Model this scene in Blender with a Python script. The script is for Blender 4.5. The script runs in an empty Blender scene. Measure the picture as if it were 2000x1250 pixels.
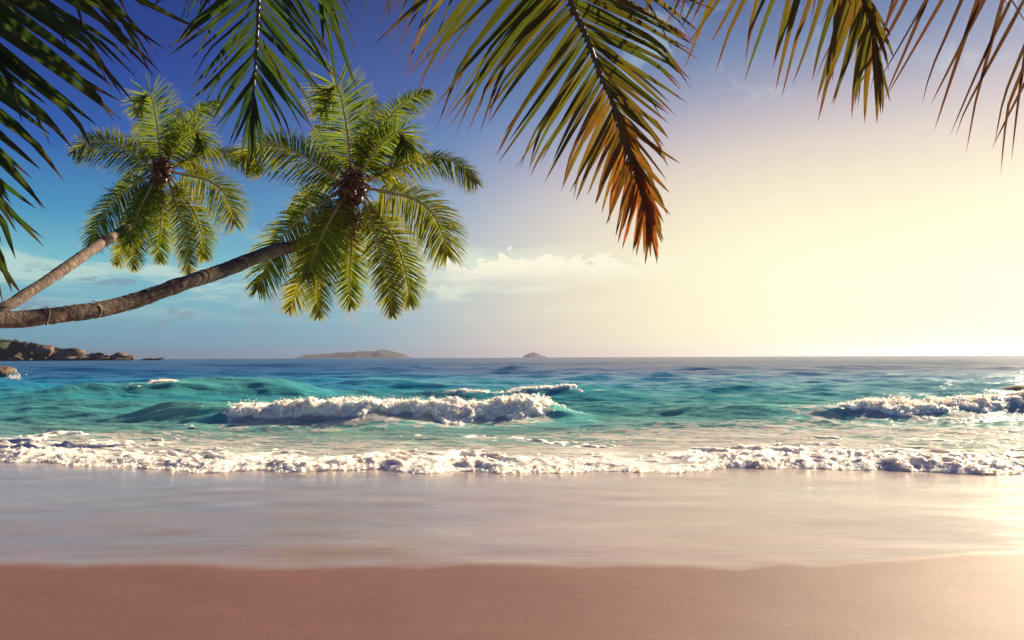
import bpy, bmesh, math, random
import numpy as np
from mathutils import Vector, Matrix

S = bpy.context.scene
COL = S.collection
RAD = math.radians
random.seed(7)
RNG = np.random.default_rng(11)

# ------------------------------------------------------------------ camera
F = 1500.0                      # focal length in photograph pixels (photo is 2000 wide)
CAMH = 1.7
PITCH = math.atan(73 / F)
ROLL = -0.004
cam_d = bpy.data.cameras.new('camera')
cam = bpy.data.objects.new('camera', cam_d)
COL.objects.link(cam)
cam_d.sensor_width = 36
cam_d.lens = F / 2000 * 36
cam_d.clip_start = 0.05
cam_d.clip_end = 60000
ROT = Matrix.Rotation(math.pi / 2 + PITCH, 4, 'X') @ Matrix.Rotation(ROLL, 4, 'Z')
cam.matrix_world = Matrix.Translation((0, 0, CAMH)) @ ROT
S.camera = cam
R3 = ROT.to_3x3()
RIGHT = R3 @ Vector((1, 0, 0)); DOWN = R3 @ Vector((0, -1, 0)); FWD = R3 @ Vector((0, 0, -1))

def P(px, py, d):
    """point of the place seen at photograph pixel (px, py), d metres out along +Y"""
    v = R3 @ Vector(((px - 1000) / F, (625 - py) / F, -1))
    v *= d / v.y
    return Vector((0, 0, CAMH)) + v

# ------------------------------------------------------------------ light and sky
EXPO = 1.3
SUN_AZ, SUN_EL = 47.0, 23.0     # degrees right of the view, degrees up
S.view_settings.view_transform = 'Standard'
S.view_settings.look = 'None'
S.view_settings.exposure = EXPO
S.view_settings.gamma = 1
S.view_settings.use_curve_mapping = False
S.cycles.max_bounces = 6
S.cycles.transparent_max_bounces = 6
S.cycles.volume_bounces = 0
S.cycles.caustics_reflective = False
S.cycles.caustics_refractive = False
S.cycles.use_denoising = True

sun_d = bpy.data.lights.new('sun', 'SUN')
sun_d.energy = 5.0
sun_d.angle = RAD(0.53)
sun_d.color = (1.0, 0.82, 0.56)
sun = bpy.data.objects.new('sun', sun_d)
COL.objects.link(sun)
sdir = Vector((math.sin(RAD(SUN_AZ)) * math.cos(RAD(SUN_EL)), math.cos(RAD(SUN_AZ)) * math.cos(RAD(SUN_EL)), math.sin(RAD(SUN_EL))))
sun.rotation_euler = (-sdir).to_track_quat('-Z', 'Y').to_euler()
sun.location = sdir * 60

def lin(c, k=1.0):
    r = []
    for v in c:
        v = v / 255.0
        r.append((v / 12.92 if v <= 0.04045 else ((v + 0.055) / 1.055) ** 2.4) * k)
    return (r[0], r[1], r[2], 1.0)

class NT:
    """small helper to wire node trees"""
    def __init__(s, tree):
        s.t = tree; tree.nodes.clear()
    def n(s, typ, **kw):
        nd = s.t.nodes.new(typ)
        for k, v in kw.items():
            setattr(nd, k, v)
        return nd
    def link(s, a, b):
        s.t.links.new(a, b)
    def put(s, sock, v):
        if hasattr(v, 'links') or hasattr(v, 'is_linked'):
            s.t.links.new(v, sock)
        else:
            sock.default_value = v
    def m(s, op, a, b=None, c=None, clamp=False):
        nd = s.n('ShaderNodeMath', operation=op, use_clamp=clamp)
        s.put(nd.inputs[0], a)
        if b is not None: s.put(nd.inputs[1], b)
        if c is not None: s.put(nd.inputs[2], c)
        return nd.outputs[0]
    def mix(s, f, a, b, mode='MIX'):
        nd = s.n('ShaderNodeMix', data_type='RGBA', blend_type=mode)
        s.put(nd.inputs[0], f); s.put(nd.inputs[6], a); s.put(nd.inputs[7], b)
        return nd.outputs[2]
    def ramp(s, f, stops, interp='LINEAR'):
        nd = s.n('ShaderNodeValToRGB')
        cr = nd.color_ramp; cr.interpolation = interp
        while len(cr.elements) < len(stops): cr.elements.new(0.5)
        for e, (p, c) in zip(cr.elements, stops):
            e.position = p
            e.color = c if len(c) == 4 else (*c, 1)
        s.put(nd.inputs[0], f)
        return nd.outputs[0]
    def rng(s, v, a, b, c=0.0, d=1.0, smooth=True):
        nd = s.n('ShaderNodeMapRange', interpolation_type='SMOOTHSTEP' if smooth else 'LINEAR')
        s.put(nd.inputs[0], v)
        for i, q in enumerate((a, b, c, d)): s.put(nd.inputs[1 + i], q)
        return nd.outputs[0]
    def noise(s, vec, scale=5, detail=4, rough=0.55, dist=0.0, out=0):
        nd = s.n('ShaderNodeTexNoise')
        s.put(nd.inputs['Vector'], vec)
        nd.inputs['Scale'].default_value = scale; nd.inputs['Detail'].default_value = detail
        nd.inputs['Roughness'].default_value = rough; nd.inputs['Distortion'].default_value = dist
        return nd.outputs[out]
    def xyz(s, x, y, z):
        nd = s.n('ShaderNodeCombineXYZ')
        for i, q in enumerate((x, y, z)): s.put(nd.inputs[i], q)
        return nd.outputs[0]
    def sep(s, v):
        nd = s.n('ShaderNodeSeparateXYZ'); s.link(v, nd.inputs[0])
        return nd.outputs
    def scalev(s, v, sc):
        nd = s.n('ShaderNodeMapping'); s.link(v, nd.inputs[0]); nd.inputs['Scale'].default_value = sc
        return nd.outputs[0]
    def attr(s, name):
        return s.n('ShaderNodeAttribute', attribute_name=name).outputs['Fac']
    def bump(s, h, strength, dist, normal=None):
        nd = s.n('ShaderNodeBump'); s.put(nd.inputs['Height'], h)
        nd.inputs['Strength'].default_value = strength; nd.inputs['Distance'].default_value = dist
        if normal is not None: s.link(normal, nd.inputs['Normal'])
        return nd.outputs[0]

W = bpy.data.worlds.new('World')
S.world = W
W.use_nodes = True
t = NT(W.node_tree)
K = 1 / 2 ** EXPO               # sky colours are read off the photograph, so undo the exposure
d = t.n('ShaderNodeTexCoord').outputs['Generated']
x, y, z = t.sep(d)
az = t.m('MULTIPLY', t.m('ARCTAN2', x, y), 180 / math.pi)
el = t.m('MULTIPLY', t.m('ARCSINE', z), 180 / math.pi)
base = t.ramp(t.m('DIVIDE', el, 90, clamp=True), [
    (0.0, lin((104, 154, 180), K)), (3 / 90, lin((116, 172, 188), K)), (6.5 / 90, lin((116, 188, 200), K)),
    (9.5 / 90, lin((66, 146, 188), K)), (14 / 90, lin((36, 88, 168), K)), (19 / 90, lin((24, 56, 144), K)),
    (26 / 90, lin((16, 38, 116), K)), (60 / 90, lin((16, 32, 100), K)), (1.0, lin((14, 28, 90), K))])
ta = t.m('DIVIDE', t.m('MAXIMUM', t.m('MAXIMUM', t.m('SUBTRACT', 22, az), t.m('SUBTRACT', az, SUN_AZ + 4)), 0), 28)
te = t.m('DIVIDE', t.m('ABSOLUTE', t.m('SUBTRACT', el, 5)), 13.6)
te = t.m('MULTIPLY', te, t.rng(el, 0, 6, 0.4, 1.0))
r = t.m('SQRT', t.m('ADD', t.m('MULTIPLY', ta, ta), t.m('MULTIPLY', te, te)))
rn = t.m('DIVIDE', r, 2.5, clamp=True)
gf = t.ramp(rn, [(0, (1, 1, 1)), (0.16, (.96, .96, .96)), (0.28, (.80, .80, .80)), (0.4, (.52, .52, .52)),
                 (0.6, (.17, .17, .17)), (0.8, (.04, .04, .04)), (1, (0, 0, 0))])
gc = t.ramp(rn, [(0, lin((255, 253, 216), K)), (0.13, lin((252, 244, 203), K)), (0.24, lin((249, 230, 197), K)),
                 (0.36, lin((230, 215, 202), K)), (0.5, lin((158, 190, 210), K)), (1, lin((110, 165, 205), K))])
sky = t.mix(gf, base, gc)
# low bands of thin cloud and small puffs
cv = t.xyz(t.m('MULTIPLY', az, 0.10), t.m('MULTIPLY', el, 0.62), 3.1)
cn = t.noise(cv, 1.0, 7, 0.58, 0.4)
band = t.m('MULTIPLY', t.rng(el, 2.2, 5.0), t.rng(el, 9.5, 6.6))
cm = t.m('MULTIPLY', t.m('MULTIPLY', t.rng(cn, 0.44, 0.60), band), t.rng(az, 14, -2))
sky = t.mix(t.m('MULTIPLY', cm, 0.8), sky, t.mix(gf, lin((186, 216, 208), K), lin((250, 246, 214), K)))
cv2 = t.xyz(t.m('MULTIPLY', az, 0.40), t.m('MULTIPLY', el, 0.85), 9.7)
cn2 = t.noise(cv2, 1.0, 6, 0.6, 0.6)
band2 = t.m('MULTIPLY', t.rng(el, 1.0, 2.6), t.rng(el, 6.8, 4.8))
cm2 = t.m('MULTIPLY', t.m('MULTIPLY', t.rng(cn2, 0.55, 0.65), band2), t.rng(az, 6, -8))
sky = t.mix(t.m('MULTIPLY', cm2, 0.75), sky, t.mix(gf, lin((104, 138, 166), K), lin((240, 228, 200), K)))
# cumulus bank along the middle of the horizon
cv3 = t.xyz(t.m('MULTIPLY', az, 0.46), t.m('MULTIPLY', el, 0.95), 21.3)
cn3 = t.noise(cv3, 1.0, 8, 0.6, 0.5)
topl = t.m('ADD', 4.3, t.m('MULTIPLY', cn3, 6.0))
cm3 = t.m('MULTIPLY', t.rng(t.m('SUBTRACT', topl, el), -0.05, 0.30), t.rng(el, 5.0, 7.0))
cm3 = t.m('MULTIPLY', cm3, t.m('MULTIPLY', t.rng(az, -9, -3), t.rng(az, 16, 6)))
sky = t.mix(t.m('MULTIPLY', cm3, 0.95), sky, lin((253, 247, 220), K))
# thin high wisps
cv4 = t.xyz(t.m('MULTIPLY', az, 0.22), t.m('MULTIPLY', el, 0.26), 4.4)
cn4 = t.noise(cv4, 1.0, 6, 0.6, 0.8)
cm4 = t.m('MULTIPLY', t.rng(cn4, 0.52, 0.72), t.m('MULTIPLY', t.rng(el, 15, 19), t.rng(az, 2, 12)))
sky = t.mix(t.m('MULTIPLY', cm4, 0.4), sky, lin((196, 214, 214), K))
ns = t.n('ShaderNodeTexSky', sky_type='NISHITA')
ns.sun_disc = False
ns.sun_elevation = RAD(SUN_EL)
ns.sun_rotation = RAD(SUN_AZ)
nis = t.mix(1.0, ns.outputs[0], (0.1, 0.1, 0.1, 1), 'MULTIPLY')
sky = t.mix(0.025, sky, nis)
bg = t.n('ShaderNodeBackground')
t.link(sky, bg.inputs[0])
bg.inputs[1].default_value = 1.0
t.link(bg.outputs[0], t.n('ShaderNodeOutputWorld').inputs[0])

# ------------------------------------------------------------------ helpers
def mat(name):
    m = bpy.data.materials.new(name)
    m.use_nodes = True
    t = NT(m.node_tree)
    out = t.n('ShaderNodeOutputMaterial')
    b = t.n('ShaderNodeBsdfPrincipled')
    t.link(b.outputs[0], out.inputs[0])
    return m, t, b, out

def mesh_np(name, V, Q, mt=None, smooth=True, attrs=None):
    """mesh from numpy: V (n,3); Q (m,3 or 4)"""
    me = bpy.data.meshes.new(name)
    V = np.asarray(V, np.float32); Q = np.asarray(Q, np.int32)
    k = Q.shape[1]
    me.vertices.add(len(V)); me.vertices.foreach_set('co', V.ravel())
    me.loops.add(Q.size); me.loops.foreach_set('vertex_index', Q.ravel())
    me.polygons.add(len(Q)); me.polygons.foreach_set('loop_start', np.arange(0, Q.size, k, dtype=np.int32))
    if smooth: me.polygons.foreach_set('use_smooth', np.ones(len(Q), bool))
    for an, av in (attrs or {}).items():
        a = me.attributes.new(an, 'FLOAT', 'POINT')
        a.data.foreach_set('value', np.asarray(av, np.float32).ravel())
    me.update(calc_edges=True)
    if mt: me.materials.append(mt)
    return me

def obj(name, me, parent=None, label=None, cat=None, group=None, kind=None):
    o = bpy.data.objects.new(name, me)
    COL.objects.link(o)
    if parent is not None: o.parent = parent
    if label: o['label'] = label
    if cat: o['category'] = cat
    if group: o['group'] = group
    if kind: o['kind'] = kind
    return o

def thing(name, loc, label, cat, group=None):
    o = obj(name, None, None, label, cat, group)
    o.location = loc
    o.empty_display_size = 0.2
    bpy.context.view_layer.update()
    return o

def grid_quads(nr, nc):
    i = np.arange((nr - 1) * (nc - 1)); rr = i // (nc - 1); cc = i % (nc - 1)
    a = rr * nc + cc
    return np.stack([a, a + 1, a + nc + 1, a + nc], 1)

def h3(ix, iy, iz, seed):
    n = (ix.astype(np.int64) * 374761393 + iy.astype(np.int64) * 668265263 + iz.astype(np.int64) * 2147483647 + seed * 1274126177) & 0xFFFFFFFF
    n = ((n ^ (n >> 13)) * 1274126177) & 0xFFFFFFFF
    n = ((n ^ (n >> 15)) * 2246822519) & 0xFFFFFFFF
    return ((n ^ (n >> 16)) & 0xFFFFFF) / float(0xFFFFFF)

def vnoise(p, seed=0):
    """smooth value noise, -1..1, p (n,3)"""
    i = np.floor(p).astype(np.int64); f = p - i
    u = f * f * f * (f * (f * 6 - 15) + 10)
    r = 0
    for dx in (0, 1):
        wx = u[:, 0] if dx else 1 - u[:, 0]
        for dy in (0, 1):
            wy = u[:, 1] if dy else 1 - u[:, 1]
            for dz in (0, 1):
                wz = u[:, 2] if dz else 1 - u[:, 2]
                r = r + wx * wy * wz * h3(i[:, 0] + dx, i[:, 1] + dy, i[:, 2] + dz, seed)
    return r * 2 - 1

def fbm(p, oct=4, seed=0, rough=0.5):
    a, s, tot = 1.0, 0, 0
    for o in range(oct):
        s = s + a * vnoise(p * 2 ** o + o * 17.3, seed + o); tot += a; a *= rough
    return s / tot

def worley(p, seed=0):
    i = np.floor(p).astype(np.int64); f = p - i
    best = np.full(len(p), 9.0)
    for dx in (-1, 0, 1):
        for dy in (-1, 0, 1):
            for dz in (-1, 0, 1):
                cx, cy, cz = i[:, 0] + dx, i[:, 1] + dy, i[:, 2] + dz
                q = ((dx + h3(cx, cy, cz, seed) - f[:, 0]) ** 2 + (dy + h3(cx, cy, cz, seed + 1) - f[:, 1]) ** 2
                     + (dz + h3(cx, cy, cz, seed + 2) - f[:, 2]) ** 2)
                best = np.minimum(best, q)
    return np.sqrt(best)

def sstep(a, b, x):
    q = np.clip((x - a) / (b - a), 0, 1)
    return q * q * (3 - 2 * q)

def horizon(px):
    return 702 - 0.004 * px

def ground_curve(pxs, pys, h):
    """pixel curve on the ground -> (X, Y) arrays sorted by X"""
    Y = np.array([h * F / (py - horizon(px)) for px, py in zip(pxs, pys)])
    X = (np.array(pxs) - 1000) / F * Y
    return X, Y

FX, FY = ground_curve([-900, -400, 0, 100, 200, 300, 400, 500, 600, 800, 1000, 1200, 1400, 1600, 1700, 1800, 1900, 2000, 2400, 3000],
                      [890, 893, 897, 897, 908, 914, 919, 921, 921, 919, 919, 920, 917, 916, 917, 921, 926, 932, 944, 950], CAMH)
WX, WY = ground_curve([-900, 0, 250, 500, 800, 1000, 1200, 1400, 1600, 1800, 2000, 3000],
                      [1090, 1096, 1099, 1103, 1106, 1106, 1100, 1090, 1079, 1072, 1066, 1040], CAMH - 0.12)
def front(x):
    x = np.asarray(x, float)
    return np.interp(x, FX, FY) + 0.10 * np.sin(x * 1.9 + .4) + 0.05 * np.sin(x * 4.7)

# ------------------------------------------------------------------ sand
def axis(parts):
    return np.unique(np.concatenate([np.arange(a, b, s) for a, b, s in parts]))
sx = axis([(-600, -60, 60), (-60, -15, 5), (-15, 15, 0.055), (15, 60, 5), (60, 601, 60)])
sy = axis([(-300, -30, 30), (-30, 2, 2), (2, 14, 0.05), (14, 30, 2), (30, 61, 10)])
GX, GY = np.meshgrid(sx, sy)
p = np.stack([GX.ravel(), GY.ravel(), np.zeros(GX.size)], 1)
def sand_z(x, y):
    q = np.stack([x, y, np.zeros_like(x)], 1)
    s = np.where(y > 2, 0.02 * (12 - y), 0.2 + 0.05 * (2 - np.maximum(y, -25)))
    s = np.maximum(s, -0.9)
    near = (y > 1.5) & (y < 16) & (np.abs(x) < 18)
    r = np.zeros_like(x)
    r[near] = 0.012 * vnoise(q[near] * np.array([.35, .5, 1]), 3) + 0.004 * vnoise(q[near] * np.array([1.6, 2.6, 1]), 5)
    return s + r
wetline = np.interp(p[:, 0], WX, WY) + 0.20 * vnoise(p * np.array([.45, .2, 1]), 21) + 0.06 * vnoise(p * np.array([3.0, .5, 1]), 22)
p[:, 2] = sand_z(p[:, 0], p[:, 1])
ws = wetline - p[:, 1]          # >0 : dry side, towards the viewer
p[:, 2] += 0.010 * sstep(-0.25, 0.25, ws)
m, t, b, _ = mat('beach_sand')
pos = t.n('ShaderNodeNewGeometry').outputs['Position']
wsn = t.m('ADD', t.attr('dryside'), t.m('MULTIPLY', t.m('SUBTRACT', t.noise(t.scalev(pos, (2.2, 5.0, 1)), 1.5, 5), 0.5), 0.22))
dry = t.rng(wsn, -0.13, 0.17)
sw = t.noise(t.scalev(pos, (0.5, 2.2, 1)), 1.2, 5, .6, .6)
gr = t.noise(pos, 110, 4, .8)
gr2 = t.noise(t.scalev(pos, (1.6, 2.4, 1)), 2.2, 6, .62, .8)
drycol = t.mix(t.m('MULTIPLY', t.rng(gr, .36, .64), 0.9), (.155, .074, .068, 1), (.20, .10, .088, 1))
drycol = t.mix(t.m('MULTIPLY', t.rng(gr2, .35, .7), .35), drycol, (.15, .072, .06, 1))
wetcol = t.mix(t.rng(sw, .35, .68), (.30, .18, .14, 1), (.25, .145, .115, 1))
t.link(t.mix(dry, wetcol, drycol), b.inputs['Base Color'])
rw = t.m('ADD', t.rng(sw, .3, .7, -.06, .08), t.rng(t.noise(t.scalev(pos, (.35, .8, 1)), 1.3, 4, .6, .5), .35, .65, .28, .50))
rough = t.n('ShaderNodeMix', data_type='FLOAT'); t.put(rough.inputs[0], dry); t.put(rough.inputs[2], rw); t.put(rough.inputs[3], .62)
t.link(rough.outputs[0], b.inputs['Roughness'])
sp = t.n('ShaderNodeMix', data_type='FLOAT'); t.put(sp.inputs[0], dry); t.put(sp.inputs[2], 0.95); t.put(sp.inputs[3], .28)
t.link(sp.outputs[0], b.inputs['Specular IOR Level'])
st1 = t.noise(t.scalev(pos, (1.2, 6.0, 1)), 2.0, 5, .6, .4)
wetb = t.bump(t.m('MULTIPLY', st1, t.m('SUBTRACT', 1.0, dry)), .30, .02)
t.link(t.m('MULTIPLY', t.m('SUBTRACT', 1.0, dry), 1.0), b.inputs['Coat Weight']); b.inputs['Coat Roughness'].default_value = .20; b.inputs['Coat IOR'].default_value = 1.62
t.link(t.bump(st1, .12, .02), b.inputs['Coat Normal'])
hgt = t.m('ADD', t.m('MULTIPLY', gr, .9), t.m('MULTIPLY', gr2, 1.0))
db = t.bump(t.m('MULTIPLY', hgt, t.m('ADD', t.m('MULTIPLY', dry, .9), .1)), .45, .012, wetb)
t.link(db, b.inputs['Normal'])
obj('sand', mesh_np('sand', p, grid_quads(len(sy), len(sx)), m, attrs={'dryside': np.clip(ws, -9, 9)}), kind='structure',
    label='smooth beach sand, wet and glossy towards the surf, matte pinkish brown in front')

# ------------------------------------------------------------------ sea
tt = np.concatenate([np.linspace(-3.2, -.95, 40, endpoint=False), np.linspace(-.95, .95, 820), np.linspace(.95, 3.2, 41)[1:]])
rows = [11.80]
while rows[-1] < 9000:
    q = rows[-1]
    rows.append(q + max(0.035, q * q / 7000))
rows = np.array(rows)
TT, YY = np.meshgrid(tt, rows)
X = (TT * (YY + 3)).ravel(); Y0 = YY.ravel()
Y = Y0 + (front(X) - 11.45) * np.exp(-(Y0 - 11.35) / 4.0)
DY = np.repeat(np.maximum(0.035, rows * rows / 7000), len(tt)); DX = np.abs(Y0 + 3) * (1.9 / 820)
Z = np.zeros_like(X)
wr = random.Random(5)
amp_y = sstep(12.0, 24, Y) * 0.9 + 0.10
warp = 1.2 * vnoise(np.stack([X * .11, Y * .13, X * 0], 1), 41)
for i in range(46):
    lam = 0.35 * (9.0 / 0.35) ** (i / 45.0)
    th = wr.gauss(0, 0.42)
    k = 2 * math.pi / lam
    kx, ky = k * math.sin(th), k * math.cos(th)
    # fade a component out where the grid is too coarse to carry it
    ok = sstep(2.0, 4.5, lam / np.maximum(DY * abs(math.cos(th)) + DX * abs(math.sin(th)), 1e-6))
    phx = kx * X + ky * (Y + warp * 0.5) + wr.uniform(0, 6.28)
    a = 0.0115 * lam ** 0.70
    gate = 0.55 + 0.45 * np.sin(X * 0.37 / max(lam, 1) + i * 2.1 + Y * 0.21 / max(lam, 1))
    Z += a * gate * (2 * ((np.sin(phx) + 1) / 2) ** 1.7 - 0.9) * ok
Z *= amp_y
# open sea chop, each size where the sheet is fine enough for it and it still reads
wn = np.stack([X + .3 * Y, Y, X * 0], 1)
for k, L in enumerate((2.2, 4, 7, 12, 20, 34)):
    rt = L / DY
    win = sstep(2.2, 4.0, rt) * (1 - sstep(16, 45, rt)) * sstep(16, 30, Y)
    on = win > 0
    if on.any():
        nz0 = vnoise(wn[on] / np.array([L * 1.5, L * .8, 1]), 300 + k)
        Z[on] += .017 * L ** .9 * (1 - 1.8 * np.abs(nz0)) * win[on]
# ripples of the swash close in
q = np.stack([X, Y, X * 0], 1)
nearw = Y < 26
rp = np.zeros_like(X)
rp[nearw] = 0.020 * fbm(q[nearw] * np.array([1.1, 2.6, 1]), 4, 61, .55)
Z += rp * sstep(11.2, 13.0, Y) * (1 - sstep(20, 26, Y))
# the breakers and swells one can see
def env(x, a0, a1, b0, b1):
    return sstep(a0, a1, x) * (1 - sstep(b0, b1, x))
def c1y(x): return 20.6 + 0.25 * np.sin(x * .55 + 1) + 0.02 * (x + 4) ** 2 * 0.35
def c1h(x): return 0.42 * env(x, -11.6, -9.0, 0.0, 3.0) * (1 + .10 * np.sin(x * 1.3) + .05 * np.sin(x * 3.1 + 1))
def c2y(x): return 22.2 + 0.25 * np.sin(x * .5) + 0.02 * (x - 11) ** 2
def c2h(x): return 0.34 * env(x, 2.6, 6.5, 15.0, 24.0) * (1 + .10 * np.sin(x * 1.1 + 2) + .05 * np.sin(x * 2.7))
def c3y(x): return 33.0 + .3 * np.sin(x * .6)
def c3h(x): return 0.34 * env(x, -6.5, -2.5, 2.0, 6.5)
def c4y(x): return 35.0 + .5 * np.sin(x * .4)
def c4h(x): return 0.72 * env(x, -23, -17, -12, -7.5) * (1 + .08 * np.sin(x * 1.2))
def c5y(x): return 47.0 + .6 * np.sin(x * .3)
def c5h(x): return 0.32 * env(x, -13, -8, -2, 5)
def c6y(x): return 40.0 + .6 * np.sin(x * .33 + 2)
def c6h(x): return 0.26 * env(x, 8, 14, 22, 30)
def c7y(x): return 27.5 + .4 * np.sin(x * .4 + 2)
def c7h(x): return 0.18 * env(x, -22, -16, -13, -9)
crest = np.zeros_like(X)
for cy, ch, wf, wb in ((c1y, c1h, .95, 1.5), (c2y, c2h, 1.05, 1.8), (c3y, c3h, .8, 1.8), (c4y, c4h, 2.0, 2.8), (c5y, c5h, 2.4, 2.8), (c6y, c6h, 2.2, 2.6), (c7y, c7h, 1.2, 1.6)):
    s = Y - cy(X)
    pr = np.where(s < 0, np.exp(-(s / wf) ** 2), np.exp(-(s / wb) ** 2)) * (s > -6) * (s < 9)
    Z += ch(X) * pr
    crest = np.maximum(crest, pr * ch(X) / .6 * (s < wb * .4))
Z += 0.035
# foam density
ed = Y - front(X)
fd = 0.95 * np.exp(-(ed / 2.6) ** 2) + 0.58 * np.exp(-(ed / 5.2) ** 2)
fd *= .85 + .45 * fbm(np.stack([X * .35, Y * .6, X * 0], 1), 3, 77)
s1 = Y - c1y(X); foam_x1 = env(X, -7.6, -7.0, .7, 1.3)
fd += 0.75 * foam_x1 * np.exp(-((s1 + .9) / .9) ** 2) + .35 * foam_x1 * np.exp(-((s1 - 1.3) / 1.2) ** 2)
s2 = Y - c2y(X); foam_x2 = env(X, 6.4, 8.5, 19, 23)
fd += 0.55 * foam_x2 * np.exp(-((s2 + .8) / 1.0) ** 2)
fd += .62 * env(X, -1, 5, 16, 26) * np.exp(-((Y - 17.2) / 2.6) ** 2)
fd += .34 * env(X, 5, 10, 20, 30) * np.exp(-((Y - 25.5) / 2.4) ** 2)
fd += .22 * env(X, -12, -8, 0, 4) * np.exp(-((Y - 17.0) / 1.6) ** 2)
fd += .5 * env(X, -16.5, -15.6, -15, -14) * np.exp(-((Y - c4y(X) + .4) / .7) ** 2)
fd += .9 * env(X, -3.4, -2.4, 2.3, 3.2) * np.exp(-((Y - c3y(X) + .1) / .35) ** 2)
dist = np.log(np.maximum(Y, 11) / 11) / math.log(800 / 11)
m, t, b, out = mat('sea_water')
pos = t.n('ShaderNodeNewGeometry').outputs['Position']
dn = t.m('ADD', t.attr('dist'), t.m('MULTIPLY', t.m('SUBTRACT', t.noise(t.scalev(pos, (.05, .16, 1)), 1.0, 4), .5), .14))
def dd(yv): return math.log(yv / 11) / math.log(800 / 11)
wc = t.ramp(dn, [(0.0, (.60, .62, .50)), (dd(13.5), (.52, .70, .62)), (dd(17), (.32, .68, .65)), (dd(21), (.21, .70, .71)),
                 (dd(30), (.085, .57, .63)), (dd(44), (.030, .31, .46)), (dd(75), (.010, .080, .21)), (dd(150), (.008, .040, .14)), (1, (.007, .030, .11))])
wc = t.mix(t.m('MULTIPLY', t.attr('crest'), .45, clamp=True), wc, (.21, .68, .60, 1))
lace = t.n('ShaderNodeTexVoronoi', feature='DISTANCE_TO_EDGE')
wp = t.n('ShaderNodeVectorMath', operation='MULTIPLY_ADD')
t.link(t.noise(t.scalev(pos, (1, 1.5, 1)), 2.2, 4, .6, out=1), wp.inputs[0]); wp.inputs[1].default_value = (.9, .7, 0); t.link(t.scalev(pos, (.8, 1.5, 0)), wp.inputs[2])
t.link(wp.outputs[0], lace.inputs['Vector']); lace.inputs['Scale'].default_value = 1.9
fn = t.noise(t.scalev(pos, (1.0, 2.4, 1)), 1.6, 7, .65, .7)
fn2 = t.noise(t.scalev(pos, (2, 4, 1)), 7, 5, .65, .3)
fatt = t.attr('foam')
l1 = t.rng(lace.outputs[0], .22, .0)
sig = t.m('ADD', t.m('ADD', t.m('MULTIPLY', fn, .75), t.m('MULTIPLY', l1, .32)), t.m('MULTIPLY', fn2, .25))
thr = t.m('SUBTRACT', 1.02, t.m('MULTIPLY', fatt, .74))
fm = t.rng(t.m('SUBTRACT', sig, thr), -.04, .16)
# scattered whitecaps further out
wcap = t.noise(t.scalev(pos, (.16, .7, 1)), 1.0, 5, .7, .3)
wcm = t.m('MULTIPLY', t.rng(wcap, .70, .76), t.rng(dn, dd(24), dd(40)))
fm = t.m('MAXIMUM', fm, t.m('MULTIPLY', wcm, .5))
t.link(t.mix(fm, wc, (.82, .82, .80, 1)), b.inputs['Base Color'])
t.link(t.rng(fm, 0, 1, .24, .7), b.inputs['Roughness'])
b.inputs['IOR'].default_value = 1.33
t.link(t.rng(dn, dd(30), dd(140), 1.0, .36), b.inputs['Specular IOR Level'])
b1 = t.bump(t.noise(t.scalev(pos, (1.0, 1.9, 1)), 3.4, 7, .66, .3), .6, .05)
b2 = t.bump(t.noise(t.scalev(pos, (.30, .62, 1)), 1.2, 5, .62, .3), .8, .32, b1)
b3 = t.bump(fm, .5, .03, b2)
t.link(b3, b.inputs['Normal'])
tr = t.n('ShaderNodeBsdfTranslucent'); t.link(t.mix(.35, t.mix(fm, wc, (.82, .82, .80, 1)), (.8, .9, .85, 1)), tr.inputs[0])
mx = t.n('ShaderNodeMixShader'); t.link(t.rng(dn, dd(24), dd(60), .52, 0.0), mx.inputs[0])
t.link(b.outputs[0], mx.inputs[1]); t.link(tr.outputs[0], mx.inputs[2]); t.link(mx.outputs[0], out.inputs[0])
obj('sea', mesh_np('sea', np.stack([X, Y, Z], 1), grid_quads(len(rows), len(tt)), m,
                   attrs={'foam': np.clip(fd, 0, 1.2), 'dist': dist, 'crest': crest}), kind='structure',
    label='turquoise sea deepening to navy at the horizon')

# ------------------------------------------------------------------ foam
m_foam, t, b, out = mat('sea_foam')
pos = t.n('ShaderNodeNewGeometry').outputs['Position']
n1 = t.noise(t.scalev(pos, (1, 1, 1)), 5, 5, .6)
n2 = t.noise(pos, 26, 4, .65)
fc = t.mix(t.rng(n1, .42, .66), (.88, .86, .80, 1), (.76, .69, .60, 1))
t.link(fc, b.inputs['Base Color'])
b.inputs['Roughness'].default_value = .55
b.inputs['Subsurface Weight'].default_value = .0
t.link(t.bump(n2, .55, .02), b.inputs['Normal'])
b.subsurface_method = 'BURLEY'
b.inputs['Subsurface Weight'].default_value = 1.0
b.inputs['Subsurface Radius'].default_value = (1, .85, .7)
b.inputs['Subsurface Scale'].default_value = .11

def ico(sub):
    bm = bmesh.new(); bmesh.ops.create_icosphere(bm, subdivisions=sub, radius=1)
    bm.verts.ensure_lookup_table()
    v = np.array([w.co[:] for w in bm.verts]); f = np.array([[w.index for w in fc.verts] for fc in bm.faces])
    bm.free()
    return v, f
ICO1 = ico(1); ICO2 = ico(2); ICO3 = ico(3)

def puffs(C, Rr, seed, sub=ICO1, squash=.85):
    """many small lumpy bubbles heaps, one array"""
    v, f = sub
    rg = np.random.default_rng(seed)
    n = len(C)
    V = np.repeat(v[None], n, 0)
    j = 1 + rg.uniform(-.28, .28, (n, len(v), 1))
    V = V * j * Rr[:, None, None] * np.array([1.15, 1, squash]) + C[:, None, :]
    Fq = f[None] + (np.arange(n) * len(v))[:, None, None]
    return V.reshape(-1, 3), Fq.reshape(-1, 3)

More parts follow.
